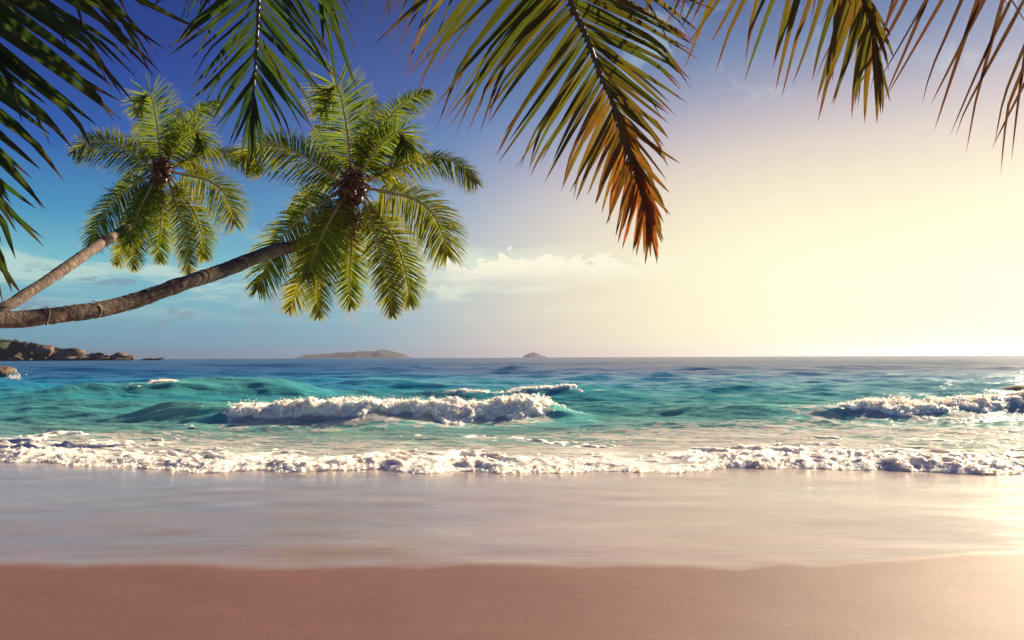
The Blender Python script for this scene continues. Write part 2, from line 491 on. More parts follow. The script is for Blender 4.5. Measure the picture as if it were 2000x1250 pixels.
def join(parts):
    Vs, Fs, o = [], [], 0
    for v, f in parts:
        f = np.asarray(f)
        if f.shape[1] == 4:
            f = np.concatenate([f[:, [0, 1, 2]], f[:, [0, 2, 3]]])
        Vs.append(v); Fs.append(f + o); o += len(v)
    return np.concatenate(Vs), np.concatenate(Fs)

def normals(V, nr, nc):
    G = V.reshape(nr, nc, 3)
    a = np.gradient(G, axis=0); c = np.gradient(G, axis=1)
    n = np.cross(c, a); n /= np.linalg.norm(n, axis=2, keepdims=True) + 1e-9
    return n.reshape(-1, 3)

def billow(p, sc, seed):
    return 1 - 1.25 * np.minimum(worley(p * sc, seed), .8)

# shore foam: a lumpy sheet whose front edge is a low rolling lip
fxs = np.arange(-15, 15, .026)
fv = np.concatenate([np.linspace(0, .12, 9)[:-1], np.linspace(.12, 1.6, 56)[:-1], np.linspace(1.6, 5.2, 80)])
GXf, GVf = np.meshgrid(fxs, fv)
xf = GXf.ravel(); vf = GVf.ravel()
q0 = np.stack([xf, vf, xf * 0], 1)
lip = front(xf) + 0.24 * vnoise(np.stack([xf * 1.5, xf * 0, xf * 0], 1), 71) + .07 * vnoise(np.stack([xf * 6, xf * 0, xf * 0], 1), 72)
heavy = 0.85 + .45 * vnoise(np.stack([xf * .45, vf * .3, xf * 0], 1), 73) + .30 * vnoise(np.stack([xf * 1.4, vf * .8, xf * 0], 1), 74)
prof = .115 * np.clip(heavy, .2, 2) * np.clip(vf / .38, 0, 1) ** .8 * (1 - .60 * sstep(.6, 3.4, vf))
yf = lip + vf + 0.0
wq = q0 + .10 * np.stack([vnoise(q0 * 3, 401), vnoise(q0 * 3, 402), q0[:, 0] * 0], 1)
bl = .55 * billow(wq + np.array([0, 0, 3.3]), 2.2, 81) + .42 * billow(wq * np.array([1, 1.3, 1]), 5.2, 84) + .28 * billow(wq, 11, 87) + .14 * billow(wq, 24, 88)
patch = .6 * fbm(np.stack([xf * .7, vf * 1.2, xf * 0], 1), 4, 90, .6) + .8 * fbm(np.stack([xf * 2.0, vf * 4.2, xf * 0], 1), 4, 91, .6)
keep = .28 + 1.7 * patch - 1.15 * sstep(1.3, 4.2, vf) + .8 * (1 - sstep(.4, 1.6, vf)) - .5 * (1 - np.clip(heavy, 0, 1))
zf = prof * (.20 + 1.10 * np.clip(bl, 0, 1.3)) * sstep(-.05, .75, keep) + np.minimum(0, keep) * .25
zf = zf + 0.012
yf -= .10 * np.clip(bl - .3, 0, 1) * (1 - sstep(.0, .5, vf))
sb = sand_z(xf, yf); k_ = sstep(0, .45, vf)
sheet = np.stack([xf, yf, zf - .010 * (1 - k_) + sb * (1 - k_) + np.maximum(sb, .02) * k_], 1)
parts = [(sheet, grid_quads(len(fv), len(fxs)))]
rg = np.random.default_rng(3)
n = 4200
ix = rg.integers(0, len(fxs), n); iv = np.minimum((rg.exponential(14, n)).astype(int), len(fv) - 1)
ii = iv * len(fxs) + ix
ok = keep[ii] > .1
ii = ii[ok]
C = sheet[ii] + rg.normal(0, .015, (len(ii), 3)) + np.array([0, 0, .01])
Rr = np.clip(rg.lognormal(math.log(.014), .45, len(ii)), .006, .040)
parts.append(puffs(C, Rr, 4))
V, Q = join(parts)
obj('surf_foam', mesh_np('surf_foam', V, Q, m_foam), kind='stuff', label='lumpy white surf foam spread along the edge of the wet sand', cat='foam')

SEA_Z = Z.reshape(len(rows), len(tt))
def sea_z(x, y):
    """height of the sea sheet at (x, y)"""
    fr = front(x) - 11.45
    y0 = y.copy()
    for _ in range(4):
        y0 = y - fr * np.exp(-(y0 - 11.35) / 4.0)
    tq = x / (y0 + 3)
    i = np.clip(np.searchsorted(rows, y0) - 1, 0, len(rows) - 2); j = np.clip(np.searchsorted(tt, tq) - 1, 0, len(tt) - 2)
    u = np.clip((y0 - rows[i]) / (rows[i + 1] - rows[i]), 0, 1); w = np.clip((tq - tt[j]) / (tt[j + 1] - tt[j]), 0, 1)
    return (SEA_Z[i, j] * (1 - u) * (1 - w) + SEA_Z[i + 1, j] * u * (1 - w) + SEA_Z[i, j + 1] * (1 - u) * w + SEA_Z[i + 1, j + 1] * u * w)

def breaker(name, x0, x1, cy, ch, fx, label, seed, reach=1.25, back=.55, thick=.17, step=.022, beads=260, drops=300, spray=()):
    """white water lying on the wave: a lumpy, ragged sheet over crest and front face, thrown forward at the top"""
    xs = np.arange(x0, x1, step); sv = np.arange(-reach - .6, back + .7, step)
    A, B = np.meshgrid(xs, sv)
    xx = A.ravel(); so = B.ravel()
    o = np.zeros_like(xx)
    n1 = vnoise(np.stack([xx * 1.3, o, o], 1), seed); n2 = vnoise(np.stack([xx * 3.7, o, o], 1), seed + 1)
    foot = -reach * (.72 + .34 * n1 + .20 * n2); rear = back * (1 + .5 * vnoise(np.stack([xx * 1.6, o + 4, o], 1), seed + 2))
    e = fx(xx)
    q = np.stack([xx, so, o], 1)
    tex = .7 * fbm(q * np.array([1.4, 1.6, 1]), 4, seed + 3, .6) + .6 * fbm(q * np.array([4.5, 3.2, 1]), 4, seed + 7, .6)
    win = np.minimum(sstep(-.35, .25, so - foot), sstep(-.45, .25, rear - so))
    keep = 1.15 * win * e - .36 + .75 * tex * (1.15 - .6 * win * e)
    wq = q + .10 * np.stack([vnoise(q * 3, seed + 40), vnoise(q * 3, seed + 41), o], 1)
    wq = wq * np.array([1, .8, 1])
    bl = .52 * billow(wq + 5, 1.9, seed + 12) + .40 * billow(wq, 4.4, seed + 15) + .30 * billow(wq, 9.5, seed + 18) + .16 * billow(wq, 21, seed + 21)
    k = sstep(-.05, .55, keep)
    head = np.exp(-((so + .25) / .55) ** 2)
    lift = thick * k * (.10 + .95 * np.clip(bl, 0, 1.4)) * (.55 + .85 * head) + np.minimum(keep, 0) * .22 - .004
    y = cy(xx) + so
    z = sea_z(xx, y) + lift
    y = y - k * head * (.10 + .22 * np.clip(bl, 0, 1.2)) * thick / .17
    V = np.stack([xx, y, z], 1)
    parts = [(V, grid_quads(len(sv), len(xs)))]
    rg = np.random.default_rng(seed)
    good = np.nonzero(keep > .22)[0]
    top = np.nonzero((keep > .25) & (np.abs(so + .15) < .35))[0]
    if len(good):
        ii = rg.choice(good, int(beads * (x1 - x0)))
        C = V[ii] + rg.normal(0, .015, (len(ii), 3)) + np.array([0, 0, .01])
        parts.append(puffs(C, np.clip(rg.lognormal(math.log(.014), .45, len(ii)), .006, .038), seed + 1))
    if len(top) and drops:
        ii = rg.choice(top, int(drops * (x1 - x0)))
        C = V[ii] + np.stack([rg.normal(0, .03, len(ii)), rg.normal(0, .06, len(ii)), rg.exponential(.040, len(ii))], 1)
        parts.append(puffs(C, rg.uniform(.004, .012, len(ii)), seed + 2))
    for (sxx, hh, ww, cnt) in spray:
        qx = rg.normal(sxx, ww, cnt)
        qz = rg.beta(1.0, 2.4, cnt) * hh * np.exp(-((qx - sxx) / ww) ** 2 * .5)
        yy = cy(qx) + rg.normal(-.15, .12, cnt)
        C = np.stack([qx, yy, sea_z(qx, yy) + .05 + qz], 1)
        parts.append(puffs(C, rg.uniform(.006, .030, cnt) * (1.2 - qz / hh * .8), seed + 3))
    V, Q = join(parts)
    return obj(name, mesh_np(name, V, Q, m_foam), label=label, cat='wave')

breaker('breaking_wave', -8.3, 2.2, c1y, c1h, lambda x: env(x, -7.8, -6.5, -.2, 1.6) * (.90 + .10 * np.sin(x * 2.2)),
        'long white tumbling breaker in the middle of the turquoise shallows', 101, spray=((.85, .20, .22, 220), (-6.9, .14, .3, 160), (-4.6, .12, .4, 120)))
breaker('breaking_wave', 7.0, 19, c2y, c2h, lambda x: env(x, 8.3, 10.8, 12.6, 18.5) * (.70 + .22 * np.sin(x * .9 - .6) + .12 * np.sin(x * 2.1)),
        'pale breaker on the right with spray flung up from its crest', 131, 1.0, .5, .13, .026, 200, 220, spray=((11.0, .36, .32, 600), (10.1, .2, .3, 260), (12.2, .18, .4, 220)))
breaker('breaking_wave', -4.0, 4.0, c3y, c3h, lambda x: env(x, -3.4, -2.2, 2.2, 3.4) * (.62 + .20 * np.sin(x * 2.9)),
        'thin line of white water cresting behind the long breaker', 151, .32, .22, .10, .030, 60, 120)
breaker('breaking_wave', -17.2, -14.2, c4y, c4h, lambda x: .68 * env(x, -16.7, -15.9, -15.6, -14.7),
        'small splash of white on the far green swell at left', 171, .40, .2, .10, .030, 40, 80, spray=((-15.8, .2, .22, 160),))

# ------------------------------------------------------------------ far islands
def relief(name, prof, d, depth, mt, label, cat, rough, seed, kind='structure'):
    """prof: (px, py) skyline in the photograph; a hill with that ridge at distance d and real depth behind and before it"""
    pts = [P(px, py, d) for px, py in prof]
    xs = np.array([q.x for q in pts]); zs = np.array([q.z for q in pts])
    X1 = np.linspace(xs[0], xs[-1], 160)
    ridge = np.maximum(np.interp(X1, xs, zs), 0)
    vv = np.linspace(-1, 1, 40)
    A, B = np.meshgrid(X1, vv)
    R_ = np.interp(A.ravel(), X1, ridge)
    v = B.ravel()
    wdt = depth * (.25 + .75 * np.sqrt(np.clip(R_ / ridge.max(), 0, 1)))
    q = np.stack([A.ravel() / depth * 3, v * 2.2, v * 0], 1)
    z = R_ * (1 - np.abs(v) ** 1.7) * (1 + rough * fbm(q, 5, seed) * np.abs(v) * 1.6) + ridge.max() * rough * .18 * fbm(q * 4, 3, seed + 9) * (1 - v * v) - .4
    V = np.stack([A.ravel(), d + v * wdt + ridge.max() * .5 * fbm(q, 2, seed + 4), z], 1)
    return obj(name, mesh_np(name, V, grid_quads(40, 160), mt), kind=kind, label=label)

m_isl, t, b, _ = mat('island_scrub')
pos = t.n('ShaderNodeNewGeometry').outputs['Position']
nz = t.noise(pos, .02, 6, .6)
t.link(t.ramp(nz, [(.35, (.018, .032, .022)), (.55, (.030, .044, .030)), (.74, (.08, .07, .06))]), b.inputs['Base Color'])
b.inputs['Roughness'].default_value = .9
relief('island', [(580, 700), (590, 697), (600, 693), (625, 692), (650, 690), (670, 688), (690, 689), (705, 685), (722, 686), (735, 685), (748, 682), (762, 685), (778, 689), (790, 692), (797, 696), (804, 700)],
       6200, 390, m_isl, 'long low hazy island on the horizon behind the leaning palms', 'island', .5, 5)
relief('island', [(1020, 699), (1024, 695), (1031, 691), (1037, 688.5), (1043, 688), (1051, 691), (1059, 694.5), (1066, 696), (1070, 699)],
       6200, 130, m_isl, 'small humped islet alone on the horizon right of the long island', 'island', .5, 15)

# ------------------------------------------------------------------ headland on the left
HD = 900.0
m_rock, t, b, _ = mat('granite')
pos = t.n('ShaderNodeTexCoord').outputs['Object']
n1 = t.noise(pos, .35, 6, .62); n2 = t.noise(t.scalev(pos, (1, 1, .2)), 1.1, 5, .6)
c = t.ramp(n1, [(.34, (.10, .062, .045)), (.5, (.19, .12, .085)), (.68, (.29, .20, .145))])
c = t.mix(t.rng(n2, .46, .64), c, (.055, .038, .032, 1))
t.link(c, b.inputs['Base Color']); b.inputs['Roughness'].default_value = .85
t.link(t.bump(n1, .5, .6), b.inputs['Normal'])
m_soil, t, b, _ = mat('headland_soil')
b.inputs['Base Color'].default_value = (.05, .055, .03, 1); b.inputs['Roughness'].default_value = 1
head_prof = [(-700, 640), (-400, 628), (-200, 645), (-60, 656), (0, 663), (40, 667), (80, 676), (120, 684), (150, 691), (170, 698), (182, 703)]
relief('headland', head_prof, HD + 25, 40, m_soil, 'wooded headland sloping into the sea at far left', 'headland', .3, 31)

m_scrub, t, b, out = mat('headland_foliage')
pos = t.n('ShaderNodeNewGeometry').outputs['Position']
n1 = t.noise(pos, .25, 5, .6); n2 = t.noise(pos, 1.6, 4, .6)
c = t.ramp(n1, [(.35, (.022, .038, .014)), (.55, (.04, .065, .022)), (.7, (.07, .09, .03))])
c = t.mix(t.rng(n2, .5, .7), c, (.085, .10, .035, 1))
t.link(c, b.inputs['Base Color']); b.inputs['Roughness'].default_value = .8; b.inputs['Specular IOR Level'].default_value = .2
# crowns of the wood: each clump is a cloud of leaf-sized faces over a small core
rg = np.random.default_rng(8)
hp = np.array([[P(px, py, HD).x, P(px, py, HD).z] for px, py in head_prof])
cs, rs = [], []
for _ in range(620):
    px = rg.uniform(-330, 172)
    d_ = HD + rg.uniform(-14, 26)
    xw = P(px, 690, HD).x
    top = np.interp(xw, hp[:, 0], hp[:, 1])
    f = rg.uniform(.12, 1) ** .7
    cs.append((xw, HD - 12 + 34 * f, max(top * f - 1.5, .6))); rs.append(rg.uniform(1.3, 3.0))
cs = np.array(cs); rs = np.array(rs)
v, f = ICO2
V = np.repeat(v[None], len(cs), 0)
Vn = V.reshape(-1, 3) * 1.9 + np.repeat(cs, len(v), 0)
V = V * (1 + .42 * fbm(Vn * .9, 3, 55).reshape(len(cs), -1, 1)) * rs[:, None, None] * np.array([1.1, 1.1, .85]) + cs[:, None]
parts = [(V.reshape(-1, 3), (f[None] + (np.arange(len(cs)) * len(v))[:, None, None]).reshape(-1, 3))]
nl = 42000
ci = rg.integers(0, len(cs), nl)
dv = rg.normal(0, 1, (nl, 3)); dv /= np.linalg.norm(dv, axis=1, keepdims=True)
lc = cs[ci] + dv * (rs[ci] * rg.uniform(.85, 1.3, nl))[:, None]
a = rg.normal(0, 1, (nl, 3)); a /= np.linalg.norm(a, axis=1, keepdims=True)
bb = np.cross(a, dv); 
sz = rg.uniform(.25, .6, (nl, 1))
LV = np.stack([lc - a * sz, lc + bb * sz, lc + a * sz], 1).reshape(-1, 3)
parts.append((LV, np.arange(nl * 3).reshape(-1, 3)))
V, Q = join(parts)
obj('headland_wood', mesh_np('headland_wood', V, Q, m_scrub, smooth=False), kind='stuff', label='dark green wood covering the headland at far left', cat='wood')

def boulder_mesh(seed, sub=ICO3, facet=.35):
    v, f = sub
    rg = np.random.default_rng(seed)
    r = np.ones(len(v))
    for _ in range(9):
        n = rg.normal(0, 1, 3); n /= np.linalg.norm(n)
        dcut = rg.uniform(.62, .92)
        dt = v @ n
        r = np.minimum(r, np.where(dt > .05, dcut / np.maximum(dt, .05), 9))
    r = r * (1 + .10 * fbm(v * 1.4 + seed * 3.1, 4, seed))
    return mesh_np('boulder', v * r[:, None], f, m_rock)
BM = [boulder_mesh(200 + i) for i in range(8)]
def boulder(px0, px1, py0, py1, d, seed, label, group=None):
    """a rounded granite block filling about this patch of the photograph, standing at distance d"""
    a = P(px0, py1, d); c = P(px1, py0, d)
    w = (c.x - a.x) / 2; h = (c.z - a.z) / 2
    o = obj('boulder', BM[seed % 8], None, label, 'boulder', group)
    o.location = ((a.x + c.x) / 2, d, (a.z + c.z) / 2)
    o.scale = (w * 1.12, max(w, h) * 1.0, h * 1.15)
    o.rotation_euler = (0, random.uniform(-.25, .25), 0)
    return o
boulder(72, 104, 672, 696, HD - 14, 1, 'large pale granite dome rising out of the dark wood on the headland')
boulder(112, 162, 681, 703, HD - 15, 2, 'broad rounded granite hump at the seaward end of the wood')
boulder(108, 150, 693, 705, HD - 22, 3, 'long pale rock shelf at the foot of the granite hump')
boulder(140, 186, 696, 706, HD - 20, 4, 'low sloping rock reaching out from the headland foot')
boulder(174, 206, 689, 705, HD - 10, 5, 'dark scrub topped rock left in the outer rock pile')
boulder(202, 220, 693, 705, HD - 14, 6, 'narrow upright rock between the dark rock and the summit block of the outer pile')
boulder(216, 246, 688, 704, HD - 12, 7, 'tallest block of the outer rock pile off the headland')
boulder(238, 264, 692, 705, HD - 16, 8, 'seaward end block of the outer rock pile, facing open water')
boulder(184, 216, 699, 706, HD - 24, 9, 'low pale rock in front of the dark scrub topped rock')
boulder(222, 252, 699, 706, HD - 26, 10, 'low pale rock in front of the tallest outer block')
boulder(270, 296, 700.5, 704, HD - 10, 11, 'flat reef rock awash beyond the outer rock pile, nearer the pile')
boulder(290, 320, 699.6, 703.6, HD + 10, 12, 'flat reef rock awash at the outermost tip of the headland')
rb = random.Random(9)
for i in range(26):
    px = rb.uniform(-260, 150)
    w = rb.uniform(4, 11)
    boulder(px - w, px + w, 699 - rb.uniform(0, 4), 706, HD - 24 - rb.uniform(0, 6), i, 'small tan boulder in the row along the foot of the wooded headland', 'boulders along the foot of the headland')
# foliage on the dark rock
v, f = ICO2
cs = np.array([[P(px, py, HD - 16).x, HD - 16 + k % 3, P(px, py, HD - 16).z] for k, (px, py) in enumerate([(178, 697), (183, 694), (189, 691), (195, 691), (200, 693), (150, 687), (143, 684), (128, 683), (120, 684)])])
V = (v[None] * (1 + .35 * RNG.normal(0, 1, (len(cs), len(v), 1)).clip(-1, 1)) * 2.0 * np.array([1.3, 1, .7]) + cs[:, None]).reshape(-1, 3)
obj('rock_scrub', mesh_np('rock_scrub', V, (f[None] + (np.arange(len(cs)) * len(v))[:, None, None]).reshape(-1, 3), m_scrub, False), kind='stuff', label='dark scrub on top of the outer rocks', cat='scrub')

# near rocks at either edge of the picture
m_rock2, t, b, _ = mat('near_granite')
pos = t.n('ShaderNodeNewGeometry').outputs['Position']
n1 = t.noise(pos, 1.6, 7, .65)
t.link(t.ramp(n1, [(.36, (.055, .035, .026)), (.52, (.13, .085, .06)), (.68, (.21, .145, .105))]), b.inputs['Base Color'])
b.inputs['Roughness'].default_value = .7
t.link(t.bump(n1, .9, .3), b.inputs['Normal'])
o = boulder(-60, 24, 716, 742, 64, 3, 'brown rock standing in the sea at the left edge with spray beside it')
o.data = boulder_mesh(311); o.data.materials[0] = m_rock2
o2 = boulder(1962, 2070, 752, 784, 36, 5, 'dark reddish rock breaking the surface at the right edge')
boulder(1915, 1990, 761, 778, 36, 2, 'low flat rock awash left of the dark reddish rock')
C = np.stack([np.array([P(29, 735, 62).x] * 150) + RNG.normal(0, .26, 150), 62 + RNG.normal(0, .3, 150), np.abs(RNG.normal(.12, .26, 150))], 1)
V, Q = puffs(C, RNG.uniform(.012, .06, 150), 77)
obj('spray', mesh_np('spray', V, Q, m_foam), kind='stuff', label='white spray beside the brown rock at the left edge', cat='spray')

# ------------------------------------------------------------------ palms
def leaf_material(name, a, bcol, tip, streak, transl, tipstart=.72, dead_or_lit=None):
    dead_or_lit = dead_or_lit or tip
    m, t, b, out = mat(name)
    pos = t.n('ShaderNodeNewGeometry').outputs['Position']
    s = t.attr('along'); e = t.attr('across'); rnd = t.attr('shade'); dry_or_lit = t.attr('dry')
    c = t.mix(rnd, (*a, 1), (*bcol, 1))
    ns = t.noise(pos, 14, 3, .6)
    c = t.mix(t.m('MULTIPLY', t.rng(ns, .40, .75), .4), c, (*[q * .55 for q in a], 1))
    # yellowed margin streaks
    sv = t.xyz(t.m('MULTIPLY', s, 3.0), t.m('MULTIPLY', rnd, 37), t.m('MULTIPLY', e, .8))
    st = t.noise(sv, 1.6, 4, .6)
    c = t.mix(t.m('MULTIPLY', t.rng(st, .54, .66), t.m('ADD', .15, t.m('MULTIPLY', dry_or_lit, .8)), clamp=True), c, (*streak, 1))
    c = t.mix(t.m('MULTIPLY', dry_or_lit, t.rng(st, .62, .45), clamp=True), c, (*dead_or_lit, 1))  # dry also carries painted flare red and sunlit yellow, besides real dryness
    sp = t.noise(pos, 55, 2, .5)
    c = t.mix(t.m('MULTIPLY', t.rng(sp, .66, .72), .7), c, (.09, .045, .025, 1))
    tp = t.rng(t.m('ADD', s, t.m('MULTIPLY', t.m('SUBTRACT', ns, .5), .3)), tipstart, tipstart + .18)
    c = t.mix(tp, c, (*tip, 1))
    t.link(c, b.inputs['Base Color'])
    b.inputs['Roughness'].default_value = .42
    b.inputs['Specular IOR Level'].default_value = .22
    rib = t.m('SINE', t.m('MULTIPLY', e, 22))
    t.link(t.bump(rib, .25, .002), b.inputs['Normal'])
    tr = t.n('ShaderNodeBsdfTranslucent')
    t.link(t.mix(1.0, c, (1.7, 1.75, .9, 1), 'MULTIPLY'), tr.inputs[0])
    mx = t.n('ShaderNodeMixShader'); mx.inputs[0].default_value = transl
    t.link(b.outputs[0], mx.inputs[1]); t.link(tr.outputs[0], mx.inputs[2]); t.link(mx.outputs[0], out.inputs[0])
    return m

M_CROWN = leaf_material('crown_leaf', (.070, .125, .012), (.150, .175, .020), (.30, .19, .035), (.36, .29, .04), .52, .80)
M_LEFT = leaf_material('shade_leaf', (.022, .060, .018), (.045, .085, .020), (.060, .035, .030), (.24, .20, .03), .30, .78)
M_RIGHT = leaf_material('rust_leaf', (.052, .066, .014), (.088, .094, .018), (.13, .040, .028), (.34, .25, .03), .31, .78, (.34, .075, .028))  # last colour: red flare glow painted into the leaf
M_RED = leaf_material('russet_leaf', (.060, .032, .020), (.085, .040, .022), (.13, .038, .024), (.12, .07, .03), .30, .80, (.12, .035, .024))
m_rachis, t, b, _ = mat('rachis'); b.inputs['Roughness'].default_value = .5
pos = t.n('ShaderNodeNewGeometry').outputs['Position']
t.link(t.mix(t.noise(pos, 3, 3), (.30, .22, .06, 1), (.46, .36, .14, 1)), b.inputs['Base Color'])
m_rachis2, t, b, _ = mat('rachis_dark'); b.inputs['Roughness'].default_value = .5
b.inputs['Base Color'].default_value = (.10, .085, .03, 1)

def catmull(pts, n):
    P_ = [pts[0] + (pts[0] - pts[1])] + list(pts) + [pts[-1] + (pts[-1] - pts[-2])]
    # even arclength resampling
    dense = []
    for i in range(1, len(P_) - 2):
        for k in range(24):
            u = k / 24
            a, b_, c, d_ = P_[i - 1], P_[i], P_[i + 1], P_[i + 2]
            dense.append(.5 * ((2 * b_) + (c - a) * u + (2 * a - 5 * b_ + 4 * c - d_) * u * u + (3 * b_ - a - 3 * c + d_) * u ** 3))
    dense.append(pts[-1].copy())
    L = [0]
    for i in range(1, len(dense)): L.append(L[-1] + (dense[i] - dense[i - 1]).length)
    res = []
    j = 0
    for k in range(n):
        s = L[-1] * k / (n - 1)
        while j < len(L) - 2 and L[j + 1] < s: j += 1
        u = (s - L[j]) / max(L[j + 1] - L[j], 1e-9)
        res.append(dense[j].lerp(dense[j + 1], min(max(u, 0), 1)))
    return res, L[-1]

def tube(pts, radii, sides=7):
    V, Q = [], []
    n = len(pts)
    ref = Vector((0.3, 1, .2)).normalized()
    for i, p_ in enumerate(pts):
        d_ = (pts[min(i + 1, n - 1)] - pts[max(i - 1, 0)]).normalized()
        u = d_.cross(ref).normalized(); w = d_.cross(u)
        for k in range(sides):
            a = 2 * math.pi * k / sides
            V.append(p_ + (u * math.cos(a) + w * math.sin(a)) * radii[i])
    for i in range(n - 1):
        for k in range(sides):
            Q.append((i * sides + k, i * sides + (k + 1) % sides, (i + 1) * sides + (k + 1) % sides, (i + 1) * sides + k))
    return np.array([v[:] for v in V]), np.array(Q)

def blade(base, dirv, nrm, length, width, sag, rr, segs=6, curl=0.0, dry=0., fold=.30, kink=None):
    """one leaflet: folded along its midrib, widest a third of the way, long drawn out tip"""
    u = dirv.normalized(); w = u.cross(nrm).normalized(); n_ = w.cross(u).normalized()
    V, A = [], []
    for i in range(segs + 1):
        s = i / segs
        wd = width * .5 * min(1, .45 + 2.2 * s) * (1 - s) ** .62 * (1 if s < 1 else 0)
        c = base + u * (length * s) + Vector((0, 0, -1)) * (sag * length * s * s) + w * (curl * length * s * s)
        if kink and s > kink[0]:
            c += Vector((0, 0, -1)) * (s - kink[0]) * length * kink[1] - u * (s - kink[0]) * length * kink[1] * .6
        V += [c + w * wd + n_ * (wd * fold), c, c - w * wd + n_ * (wd * fold)]
        A += [(s, -1), (s, 0), (s, 1)]
    Q = []
    for i in range(segs):
        k = i * 3
        Q += [(k, k + 1, k + 4, k + 3), (k + 1, k + 2, k + 5, k + 4)]
    A = np.array(A)
    shade = rr.random()
    return (np.array([v[:] for v in V]), np.array(Q), {'along': A[:, 0], 'across': A[:, 1], 'shade': np.full(len(A), shade), 'dry': np.full(len(A), dry)})

def join_attr(bl):
    V, Q, at, o = [], [], {k: [] for k in ('along', 'across', 'shade', 'dry')}, 0
    for v, q, a in bl:
        V.append(v); Q.append(q + o); o += len(v)
        for k in at: at[k].append(a[k])
    return np.concatenate(V), np.concatenate(Q), {k: np.concatenate(x_) for k, x_ in at.items()}

def local(o_parent, V):
    return V - np.array(o_parent.matrix_world.translation)

# ---- the two leaning palms: rachis curves traced as (px, py) in the crop of the larger crown, with a front (-1) / back (+1) hint
CR = lambda a: [(450 + x_ / 2.314 - 692, 100 + y_ / 2.314 - 362) for x_, y_ in a]
#           rachis points                                                   depth  up-mix  length  droop  dry
FRONDS = [
    (CR([(550, 590), (538, 440), (518, 290), (480, 150), (425, 190), (400, 260)]), .35, .05, 1.15, .10, .05, 'F'),
    (CR([(510, 605), (440, 555), (330, 485), (200, 440), (100, 455), (40, 515)]), -.35, .35, 1.0, .35, .25, 'F'),
    (CR([(575, 570), (640, 430), (720, 310), (800, 235), (905, 195)]), .8, .4, .75, .40, .10, 'S'),
    (CR([(580, 575), (650, 460), (720, 390), (775, 372), (800, 430), (795, 480)]), -.2, .35, 1.0, .40, .08, 'F'),
    (CR([(620, 590), (740, 530), (860, 495), (960, 492), (1060, 540), (1120, 610)]), .4, .75, .80, .45, .40, 'S'),
    (CR([(620, 620), (740, 645), (830, 670), (910, 725), (965, 820), (992, 930)]), -.5, .55, 1.0, .45, .40, 'F'),
    (CR([(600, 590), (690, 560), (760, 580), (810, 640)]), .9, .6, .75, .5, .10, 'S'),
    (CR([(600, 640), (680, 760), (750, 870), (790, 1000), (808, 1140)]), -.3, .3, .80, .30, .30, 'F'),
    (CR([(590, 650), (640, 790), (675, 920), (708, 1080), (722, 1205)]), -.75, .45, .66, .25, .45, 'F'),
    (CR([(555, 700), (548, 860), (540, 980), (534, 1080), (542, 1155)]), .4, .2, .72, .15, .20, 'F'),
    (CR([(530, 680), (470, 830), (415, 960), (392, 1060), (392, 1195)]), .3, .2, .72, .2, .35, 'F'),
    (CR([(525, 640), (490, 700), (430, 810), (385, 920), (352, 1025)]), -1.0, .4, .85, .3, .30, 'F'),
    (CR([(500, 630), (420, 680), (320, 750), (240, 830), (180, 920), (128, 1065)]), -.7, .35, .95, .35, .30, 'F'),
    (CR([(500, 660), (420, 830), (350, 960), (310, 1070), (276, 1165)]), .6, .25, .75, .3, .45, 'S'),
    (CR([(520, 610), (430, 600), (350, 620), (290, 680), (270, 760)]), .9, .5, .8, .4, .15, 'S'),
    (CR([(560, 590), (590, 450), (630, 330), (650, 230)]), 1.0, .1, .85, .2, .05, 'S'),
    (CR([(530, 590), (470, 480), (430, 380), (400, 320)]), 1.0, .2, .85, .3, .10, 'S'),
]

m_bark, t, b, _ = mat('palm_bark')
pos = t.n('ShaderNodeNewGeometry').outputs['Position']
n1 = t.noise(pos, 2.2, 6, .65, .6); n2 = t.noise(pos, 9, 5, .65); n3 = t.noise(pos, 30, 4, .6)
s_ = t.attr('along'); rg_ = t.attr('ring')
c = t.ramp(t.m('ADD', t.m('MULTIPLY', n1, .55), t.m('MULTIPLY', n2, .45)), [(.34, (.055, .037, .032)), (.46, (.18, .11, .08)), (.58, (.33, .215, .16)), (.70, (.50, .39, .32))])
# old lower trunk is blotched with dark lichen, the young upper part is cleaner
old = t.m('MULTIPLY', t.rng(s_, .95, .62), t.rng(n2, .40, .52))
c = t.mix(t.m('MULTIPLY', old, .85), c, (.030, .020, .018, 1))
c = t.mix(t.m('MULTIPLY', t.rng(rg_, .55, .95), .45), c, (.07, .048, .04, 1))
c = t.mix(t.m('MULTIPLY', t.rng(n3, .60, .72), .5), c, (.46, .36, .28, 1))
t.link(c, b.inputs['Base Color']); b.inputs['Roughness'].default_value = .85
t.link(t.bump(t.m('ADD', n3, t.m('MULTIPLY', n2, 1.6)), .9, .035), b.inputs['Normal'])
m_fibre, t, b, _ = mat('palm_fibre'); b.inputs['Roughness'].default_value = .8
pos = t.n('ShaderNodeNewGeometry').outputs['Position']
t.link(t.ramp(t.noise(pos, 9, 4), [(.35, (.075, .026, .015)), (.55, (.17, .060, .030)), (.7, (.30, .14, .07))]), b.inputs['Base Color'])
m_nut, t, b, _ = mat('coconut_husk'); b.inputs['Roughness'].default_value = .5
pos = t.n('ShaderNodeTexCoord').outputs['Object']
t.link(t.ramp(t.noise(pos, 6, 4), [(.35, (.055, .024, .012)), (.6, (.12, .055, .022))]), b.inputs['Base Color'])
nv, nf = ICO2
nz_ = nv[:, 2]
nut_me = mesh_np('coconut', nv * np.array([1, 1, 1.25]) * (1 + .05 * np.cos(3 * np.arctan2(nv[:, 1], nv[:, 0])) * (1 - nz_ ** 2))[:, None] * .115, nf, m_nut)

